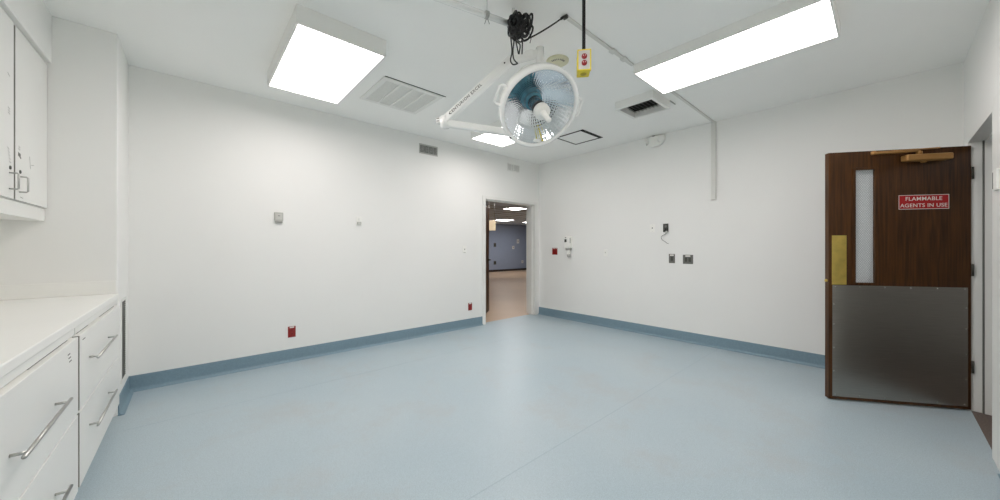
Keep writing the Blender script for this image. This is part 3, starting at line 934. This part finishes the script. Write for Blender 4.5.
cbn = thing('cable_bundle', 'tangled coil of black cables hanging from the white pipe', 'cables', (pe.x, pe.y, ZP))
rc_ = random.Random(11)
coil = MB()
cen = on_z(518.5, 24, ZP - .02)
for k in range(26):
    R_ = 0.045 + rc_.uniform(-0.02, 0.03)
    ox = rc_.uniform(-0.055, 0.062); oz = -0.35 * ox + rc_.uniform(-0.02, 0.02) - 0.012
    tilt = rc_.uniform(-0.5, 0.5); asp = rc_.uniform(0.35, 0.7)
    lp = []
    for j in range(24):
        a = 2 * PI * j / 24
        lx = math.cos(a) * R_ * asp; lz = math.sin(a) * R_ * 0.95
        x_ = lx * math.cos(tilt) - lz * math.sin(tilt); z_ = lx * math.sin(tilt) + lz * math.cos(tilt)
        lp.append(cen + RT * (ox + x_) + UP * min(oz + z_, H - 0.012 - cen.z) + FW * (0.035 * math.sin(a * 2 + k) + rc_.uniform(-.004, .004)))
    coil.tube(lp, 0.0068, 6, closed=True)
coil.build('coil', BLACK, cbn)

def smooth_path(pts, n=10):
    out = []
    P = [V(p) for p in pts]
    P = [P[0] * 2 - P[1]] + P + [P[-1] * 2 - P[-2]]
    for i in range(1, len(P) - 2):
        for k in range(n):
            t = k / n
            a, b_, c_, d_ = P[i - 1], P[i], P[i + 1], P[i + 2]
            out.append(0.5 * ((2 * b_) + (c_ - a) * t + (2 * a - 5 * b_ + 4 * c_ - d_) * t * t + (3 * b_ - a - 3 * c_ + d_) * t ** 3))
    out.append(P[-2])
    return out
DZ = 2.44
def hang(*pp, d=DZ, r=0.0048):
    MB().tube(smooth_path([at(x, y, d) for x, y in pp]), r, 8).build('hanging_cable', BLACK, cbn)
hang((509, 24), (511, 40), (512, 52), (510.5, 60), (513, 64.5), (518, 63.5))
hang((511, 24), (514, 38), (513, 50), (513.5, 58), (516, 62), (517.5, 63), d=2.42)
hang((513, 30), (516, 42), (518.5, 54))
hang((522.5, 28), (522.5, 40), (522, 54))
hang((518, 30), (516, 40), (520, 45), (519, 54), d=2.43)
hang((513, 34), (520, 42), (524, 36), (529, 33), (527, 26), d=2.42)
hang((529, 33), (531, 38), (530, 43), r=0.0025)
e0, e1 = at(521, 42, 2.44), V((1.955, yc, H - 0.022))
lead = [e0.lerp(e1, t) + V((0, 0, -0.012 * 4 * t * (1 - t))) for t in [i / 14 for i in range(15)]]
MB().tube(lead, 0.0055, 8).build('lead_cable', BLACK, cbn)
MB().cyl(lead[-2].lerp(lead[-1], .2), lead[-1], 0.0095, seg=12).build('cable_plug', BLACK, cbn)

# yellow pendant outlet box on a coiled cord
pd = 2.20
pc = at(584.2, 60, pd)
nb = (-FW * math.cos(math.radians(8)) - RT * math.sin(math.radians(8))).normalized()
xb = UP.cross(nb).normalized()            # to the viewer's right
po = thing('pendant_outlet', 'yellow pendant outlet box hanging from a coiled black cord', 'outlet box', (pc.x, pc.y, pc.z))
Mb = frame_mat(pc, xb, UP, nb)
hw, hh, dp = 0.040, 0.064, 0.100
bx = MB().box(-hw, hw, -hh, hh, -dp, 0.0, 0.005, 2, M=Mb).build('box', YEL, po)
bz = MB()
for a in ((-hw - .003, -hw + .004, -hh - .003, hh + .003), (hw - .004, hw + .003, -hh - .003, hh + .003), (-hw, hw, hh - .004, hh + .003), (-hw, hw, -hh - .003, -hh + .004)):
    bz.box(a[0], a[1], a[2], a[3], -0.018, 0.006, 0.0015, 1, M=Mb)
bz.build('bezel', YEL, bx)
pl = MB().box(-hw + .004, hw - .004, -hh + .004, hh - .004, 0.0, 0.005, 0.0015, 2, M=Mb).build('face_plate', STEEL, po)
MATS['plate_silver'] = mat('plate_silver', '#c4c2bc', 0.4, 0.1, var=0.02)
pl.data.materials[0] = MATS['plate_silver']
for yv in (0.021, -0.021):
    rcpt = MB().lathe(Mb @ V((0, yv, 0.004)), nb, [(0.0175, 0), (0.0175, 0.004), (0.016, 0.006), (0, 0.006)], 28).build('receptacle', REDB, po)
    so = MB()
    for xo in (-0.006, 0.006):
        so.box(xo - .0013, xo + .0013, yv + .001, yv + .0095, 0.0095, 0.0106, M=Mb)
    so.build('socket_slots', SIGNW, rcpt)
MB().lathe(Mb @ V((0, -hh - .0005, -dp * 0.52)), -UP, [(0.020, -0.002), (0.020, 0.0012), (0.016, 0.0016), (0, 0.0016)], 24).build('knockout', mat('knockout_yellow', '#b9a41c', 0.5, var=0.05), bx)
ct0 = Mb @ V((0, hh, -dp * 0.25))
MB().cyl(ct0 - V((0, 0, .002)), ct0 + V((0, 0, 0.016)), 0.016, 0.011, seg=16).build('strain_relief', DARKM, po)
hp = []
L = H - .012 - (ct0.z + 0.012); turns = 52
for k in range(turns * 8 + 1):
    a = 2 * PI * k / 8
    hp.append(V((ct0.x + 0.0075 * math.cos(a), ct0.y + 0.0075 * math.sin(a), ct0.z + 0.012 + L * k / (turns * 8))))
MB().tube(hp, 0.0042, 6).build('coiled_cord', BLACK, po)
MB().lathe((ct0.x, ct0.y, H - .0005), (0, 0, -1), [(0.05, 0), (0.05, 0.01), (0.03, 0.022), (0, 0.024)], 28).build('ceiling_rose', WPLAS, po)

# ================================================================== NORTH WALL DEVICES (face -y)
def plateN(x, z, w_, h_, t=0.006):
    return MB().box(x - w_ / 2, x + w_ / 2, YN - t, YN - .0003, z - h_ / 2, z + h_ / 2, min(0.003, t * .45), 2)
def plateE(y, z, w_, h_, t=0.006):
    return MB().box(XE - t, XE - .0003, y - w_ / 2, y + w_ / 2, z - h_ / 2, z + h_ / 2, min(0.003, t * .45), 2)

def wall_vent(x0, x1, z0, z1, label, vertical, dark):
    t = thing('wall_vent', label, 'vent', ((x0 + x1) / 2, YN, z0), group='high wall vents')
    f = MB(); b = 0.016
    f.box(x0, x1, YN - .008, YN - .0003, z0, z0 + b, .002, 1).box(x0, x1, YN - .008, YN - .0003, z1 - b, z1, .002, 1)
    f.box(x0, x0 + b, YN - .008, YN - .0003, z0 + b, z1 - b, .002, 1).box(x1 - b, x1, YN - .008, YN - .0003, z0 + b, z1 - b, .002, 1)
    f.build('frame', TRIMW if not dark else GPLAS, t)
    MB().box(x0 + b, x1 - b, YN - .002, YN - .0004, z0 + b, z1 - b).build('backing', DARK if dark else GREYD, t)
    if vertical:
        n = 22
        for k in range(n):
            xx = x0 + b + .004 + (x1 - x0 - 2 * b - .012) * k / (n - 1)
            MB().box(xx - .003, xx + .003, YN - .008, YN - .002, z0 + b, z1 - b).build('louvre', TRIMW, t)
        for k in (0.33, 0.5):
            xx = x0 + (x1 - x0) * k
            MB().box(xx - .007, xx + .007, YN - .009, YN - .002, z0 + b, z1 - b).build('divider', TRIMW, t)
    else:
        n = 7
        for k in range(n):
            zz = z0 + b + .006 + (z1 - z0 - 2 * b - .012) * k / (n - 1)
            M = Matrix.Translation((0, YN - .0055, zz)) @ Matrix.Rotation(math.radians(-35), 4, 'X')
            MB().box(x0 + b, x1 - b, -.0058, .0058, -.001, .001, M=M).build('louvre', GPLAS, t)
        for k in (0.2, 0.5, 0.75):
            xx = x0 + (x1 - x0) * k
            MB().box(xx - .003, xx + .003, YN - .009, YN - .002, z0 + b, z1 - b).build('divider', GRIL, t)
wall_vent(2.474, 2.787, 2.693, 2.838, 'dark louvred wall vent near the four-panel ceiling vent', False, True)
wall_vent(4.238, 4.552, 2.700, 2.843, 'pale slatted wall vent high above the far doorway', True, False)

th = thing('mounted_thermostat', 'grey box thermostat on the long white wall', 'thermostat', (0.722, YN, 1.6))
MB().box(0.680, 0.764, YN - 0.03, YN - .0003, 1.604, 1.700, 0.006, 3).build('body', GPLAS, th)
MB().box(0.694, 0.750, YN - 0.033, YN - 0.0295, 1.620, 1.685, 0.003, 2).build('cover', mat('thermo_cover', '#c6c6c0', 0.45, var=0.02), th)
MB().box(0.712, 0.732, YN - 0.0345, YN - 0.0328, 1.657, 1.664).build('display', GREYD, th)
MB().box(0.686, 0.758, YN - 0.024, YN - .0003, 1.582, 1.604, 0.003, 1).build('lower_lip', GRIL, th)

def duplex(name, label, cat, make, pos, facing, pm, rm, w_=0.074, h_=0.118, group=None, top_clip=False):
    """single gang plate with a duplex receptacle"""
    loc = (pos[0], YN, pos[1]) if facing == 'N' else (XE, pos[0], pos[1])
    t = thing(name, label, cat, loc, group=group)
    make(pos[0], pos[1], w_, h_).build('cover_plate', pm, t)
    for dz in (0.021, -0.021):
        if facing == 'N':
            o, a = (pos[0], YN - .0055, pos[1] + dz), (0, -1, 0)
        else:
            o, a = (XE - .0055, pos[0], pos[1] + dz), (-1, 0, 0)
        r = MB().lathe(o, a, [(0.0165, 0), (0.0165, .002), (0.015, .0035), (0, .0035)], 24).build('receptacle', rm, t)
        s = MB()
        for q in (-.006, .006):
            if facing == 'N':
                s.box(pos[0] + q - .0012, pos[0] + q + .0012, YN - .0098, YN - .0088, pos[1] + dz, pos[1] + dz + .009)
            else:
                s.box(XE - .0098, XE - .0088, pos[0] + q - .0012, pos[0] + q + .0012, pos[1] + dz, pos[1] + dz + .009)
        s.build('socket_slots', BLACK, r)
    if top_clip:
        if facing == 'N':
            c_ = MB().box(pos[0] - .022, pos[0] + .022, YN - .0085, YN - .0055, pos[1] + h_ / 2 - .018, pos[1] + h_ / 2 - .004)
        else:
            c_ = MB().box(XE - .0085, XE - .0055, pos[0] - .022, pos[0] + .022, pos[1] + h_ / 2 - .018, pos[1] + h_ / 2 - .004)
        c_.build('white_label', SIGNW, t)
    return t
duplex('wall_outlet', 'red wall outlet low below the thermostat', 'outlet', plateN, (0.852, 0.338), 'N', RED, RED, 0.078, 0.126, top_clip=True)
duplex('wall_outlet', 'red wall outlet low beside the far doorway', 'outlet', plateN, (3.404, 0.338), 'N', RED, RED, 0.078, 0.122, top_clip=True)
wo = duplex('wall_outlet', 'white wall outlet on the long wall at thermostat height', 'outlet', plateN, (1.612, 1.650), 'N', WPLAS, WPLAS, 0.072, 0.116)
MB().box(1.583, 1.633, YN - .030, YN - .009, 1.605, 1.640, .004, 2).build('plug_adapter', GPLAS, wo)

sw = thing('light_switch', 'white light switch plate beside the far doorway', 'switch', (3.29, YN, 1.27))
plateN(3.29, 1.275, 0.072, 0.116).build('cover_plate', WPLAS, sw)
MB().box(3.284, 3.296, YN - .018, YN - .0055, 1.268, 1.292, .002, 1).build('toggle', GPLAS, sw)
MB().box(3.268, 3.312, YN - .0075, YN - .0055, 1.222, 1.232).build('label_strip', GPLAS, sw)

# ================================================================== EAST WALL DEVICES (face -x)
sd_ = thing('soap_dispenser', 'white wall soap dispenser above the baseboard corner, beside red switch', 'dispenser', (XE, 3.80, 1.14))
MB().box(XE - 0.10, XE - .0003, 3.745, 3.858, 1.300, 1.515, 0.014, 3).build('body', WPLAS, sd_)
MB().box(XE - 0.104, XE - 0.099, 3.806, 3.850, 1.405, 1.460, 0.001, 1).build('window', DARKM, sd_)
MB().box(XE - 0.104, XE - 0.099, 3.812, 3.840, 1.480, 1.495, 0.001, 1).build('badge', GREYD, sd_)
MB().box(XE - 0.085, XE - 0.070, 3.7435, 3.7455, 1.39, 1.48).build('side_slot', GREYD, sd_)
MB().box(XE - 0.085, XE - .0003, 3.76, 3.845, 1.262, 1.300, 0.008, 2).build('push_bar', GPLAS, sd_)
MB().lathe((XE - 0.045, 3.80, 1.262), (0, 0, -1), [(0.030, 0), (0.028, 0.05), (0.022, 0.065), (0.020, 0.075)], 20).build('nozzle_cup', WPLAS, sd_)
MB().lathe((XE - 0.045, 3.80, 1.189), (0, 0, -1), [(0.026, 0), (0.030, 0.035), (0.022, 0.05), (0, 0.05)], 20).build('drip_cup', GPLAS, sd_)

rs = thing('red_switch', 'red switch plate on the wall beside the soap dispenser', 'switch', (XE, 4.152, 1.17))
plateE(4.152, 1.24, 0.122, 0.128).build('cover_plate', RED, rs)
for q in (-0.028, 0.028):
    tg_ = MB().box(XE - .018, XE - .0055, 4.152 + q - .005, 4.152 + q + .005, 1.232, 1.256, .002, 1).build('toggle', mat('dark_red', '#4d0f0d', 0.4), rs)
for q in (-0.036, 0.0, 0.036):
    MB().box(XE - .008, XE - .0055, 4.152 + q - .007, 4.152 + q + .007, 1.284, 1.300).build('label_strip', SIGNW, rs)

bp_ = thing('switch_plate', 'small white cover plate alone on the outlet wall', 'cover plate', (XE, 3.08, 1.22))
plateE(3.08, 1.22, 0.072, 0.116).build('cover_plate', WPLAS, bp_)
MB().box(XE - .016, XE - .0055, 3.075, 3.085, 1.215, 1.237, .002, 1).build('toggle', GPLAS, bp_)

jp = thing('jack_outlet', 'white jack plate beside the black outlet with the dangling cord', 'outlet', (XE, 2.305, 1.59))
plateE(2.305, 1.592, 0.074, 0.118).build('cover_plate', WPLAS, jp)
MB().box(XE - .008, XE - .0055, 2.300, 2.312, 1.588, 1.606).build('jack', BLACK, jp)
for dz in (0.047, -0.047):
    MB().lathe((XE - .0055, 2.305, 1.592 + dz), (-1, 0, 0), [(0.0035, 0), (0.003, .0015), (0, .0015)], 10).build('screw', GPLAS, jp)

bo = duplex('black_outlet', 'black wall outlet with a plug and thin dangling cord', 'outlet', plateE, (2.112, 1.592), 'E', mat('black_plate', '#34342f', 0.4, var=0.2, vscale=60), GREYD, 0.076, 0.120)
pg = MB().box(XE - 0.038, XE - .009, 2.085, 2.115, 1.545, 1.585, .006, 2).build('plug', BLACK, bo)
MB().box(XE - 0.045, XE - .010, 2.078, 2.100, 1.520, 1.545, .004, 2).build('plug_tip', GPLAS, bo)
def pE(px, py, off=0.008):
    r = FW + RT * (px - 500) / F_PX + UP * (CY - py) / F_PX
    return V((0, 0, EYE)) + r * ((XE - off) / r.x)
MB().tube(smooth_path([pE(667, 231, .03), pE(665.5, 234), pE(662.5, 235.5), pE(661.2, 237.5), pE(662.5, 240), pE(665.5, 242), pE(667, 243.2), pE(668.5, 243.6)]), 0.0032, 8).build('cord', GREYD, bo)

def grey_plate(name, label, y, z, w_, h_, gangs):
    t = thing(name, label, 'outlet', (XE, y, z - h_ / 2), group='grey metal plates')
    plateE(y, z, w_, h_).build('cover_plate', GREYD, t)
    for g_ in range(gangs):
        yy = y + (g_ - (gangs - 1) / 2) * 0.048
        r = MB().box(XE - .009, XE - .0055, yy - .016, yy + .016, z - .034, z + .026, .003, 2).build('receptacle', DARKM, t)
        s = MB()
        for dz in (-.018, .008):
            s.box(XE - .0100, XE - .0088, yy - .008, yy - .005, z + dz, z + dz + .009).box(XE - .0100, XE - .0088, yy + .005, yy + .008, z + dz, z + dz + .009)
        s.build('socket_slots', BLACK, r)
    MB().box(XE - .008, XE - .0055, y - .025 - .006 * (gangs - 1), y + .025 + .006 * (gangs - 1), z + h_ / 2 - .026, z + h_ / 2 - .008).build('white_label', SIGNW, t)
    return t
grey_plate('metal_outlet', 'narrow grey outlet plate below the dangling cord', 2.026, 1.151, 0.084, 0.130, 1)
grey_plate('metal_outlet', 'wide grey double outlet plate beneath the conduit', 1.813, 1.144, 0.132, 0.126, 2)

# small control box on the casing of the brown door
sb = thing('mounted_control_box', 'white control box on the edge of the brown door frame', 'control box', (3.53, YS + PR, 1.64))
MB().box(3.470, 3.592, YS + PR + .0005, YS + PR + 0.014, 1.640, 1.762, .003, 2).build('body', WPLAS, sb)
MB().box(3.555, 3.568, YS + PR + .0135, YS + PR + 0.0155, 1.652, 1.750).build('slot', GREYD, sb)

# ================================================================== ROOM BEYOND
ceiling_light('ceiling_light', 7.88, 8.48, 8.08, 8.68, BH - 0.02, 'lit panel nearest the doorway in the room beyond', LENSB, BH, 'ceiling lights of the room beyond')
ceiling_light('ceiling_light', 10.80, 11.50, 11.81, 12.51, BH - 0.02, 'lit ceiling panel farther inside, near the blue grey wall', LENSB, BH, 'ceiling lights of the room beyond')
ceiling_light('ceiling_light', 12.78, 13.38, 12.0, 12.6, BH - 0.02, 'lit ceiling panel half cut by the door jamb, beyond', LENSB, BH, 'ceiling lights of the room beyond')
ceiling_light('ceiling_light', 5.0, 5.6, 5.3, 5.9, BH - 0.02, 'added unseen light panel just inside the room beyond, above the door', LENSB, BH, 'ceiling lights of the room beyond')  # added lamp hidden by the door header, lights the tan box from the front
ceiling_light('ceiling_light', 3.3, 4.5, -1.9, -1.3, 2.44, 'added unseen light in the corridor behind the brown door', LENSC, 2.5, 'added corridor lights')  # added unseen lamp, brightens the corridor mirrored in the kick plate
def beyond_plate(name, label, x, z, w_, h_, m):
    t = thing(name, label, 'outlet', (x, BY1, z))
    MB().box(x - w_ / 2, x + w_ / 2, BY1 - .012, BY1 - .0003, z - h_ / 2, z + h_ / 2, .003, 1).build('cover_plate', m, t)
    MB().box(x - w_ / 5, x + w_ / 5, BY1 - .018, BY1 - .012, z - h_ / 4, z + h_ / 4, .002, 1).build('insert', GPLAS if m is WPLAS else BLACK, t)
beyond_plate('wall_plate', 'dark upper plate on the far blue grey wall', 12.40, 1.47, 0.17, 0.22, GREYD)
beyond_plate('wall_plate', 'dark lower plate near the far dark base', 12.40, 0.49, 0.17, 0.20, GREYD)
beyond_plate('wall_plate', 'higher white plate on the far blue grey wall', 14.18, 1.69, 0.20, 0.24, WPLAS)
beyond_plate('wall_plate', 'lower white plate on the far blue grey wall', 13.80, 1.33, 0.17, 0.18, WPLAS)
beyond_plate('wall_plate', 'white plate near the far dark base', 14.55, 0.49, 0.16, 0.16, WPLAS)
tb = at(491.6, 225.5, 8.6)
tbx = thing('hanging_box', 'tan box hanging from the ceiling in the room beyond', 'box', (tb.x, tb.y, tb.z - .14))
MB().box(-0.10, 0.10, -0.05, 0.05, -0.13, 0.13, .01, 2, M=frame_mat(tb, RT, FW, UP)).build('body', TAN, tbx)
for s_ in (-0.07, 0.07):
    q = tb + RT * s_
    MB().cyl((q.x, q.y, tb.z + .129), (q.x, q.y, BH - .001), 0.008, seg=10).build('hanger_rod', STEEL, tbx)

# ================================================================== world and view
wd = bpy.data.worlds.new('world'); SC.world = wd
wd.use_nodes = True
wd.node_tree.nodes['Background'].inputs[0].default_value = (0.75, 0.8, 0.85, 1)
wd.node_tree.nodes['Background'].inputs[1].default_value = 0.3
SC.view_settings.view_transform = 'Standard'
SC.view_settings.look = 'None'
SC.view_settings.gamma = 1.0
SC.view_settings.use_curve_mapping = False
SC.view_settings.exposure = 0.26
SC.cycles.max_bounces = 16
SC.cycles.diffuse_bounces = 10
SC.cycles.glossy_bounces = 8
SC.cycles.transparent_max_bounces = 16
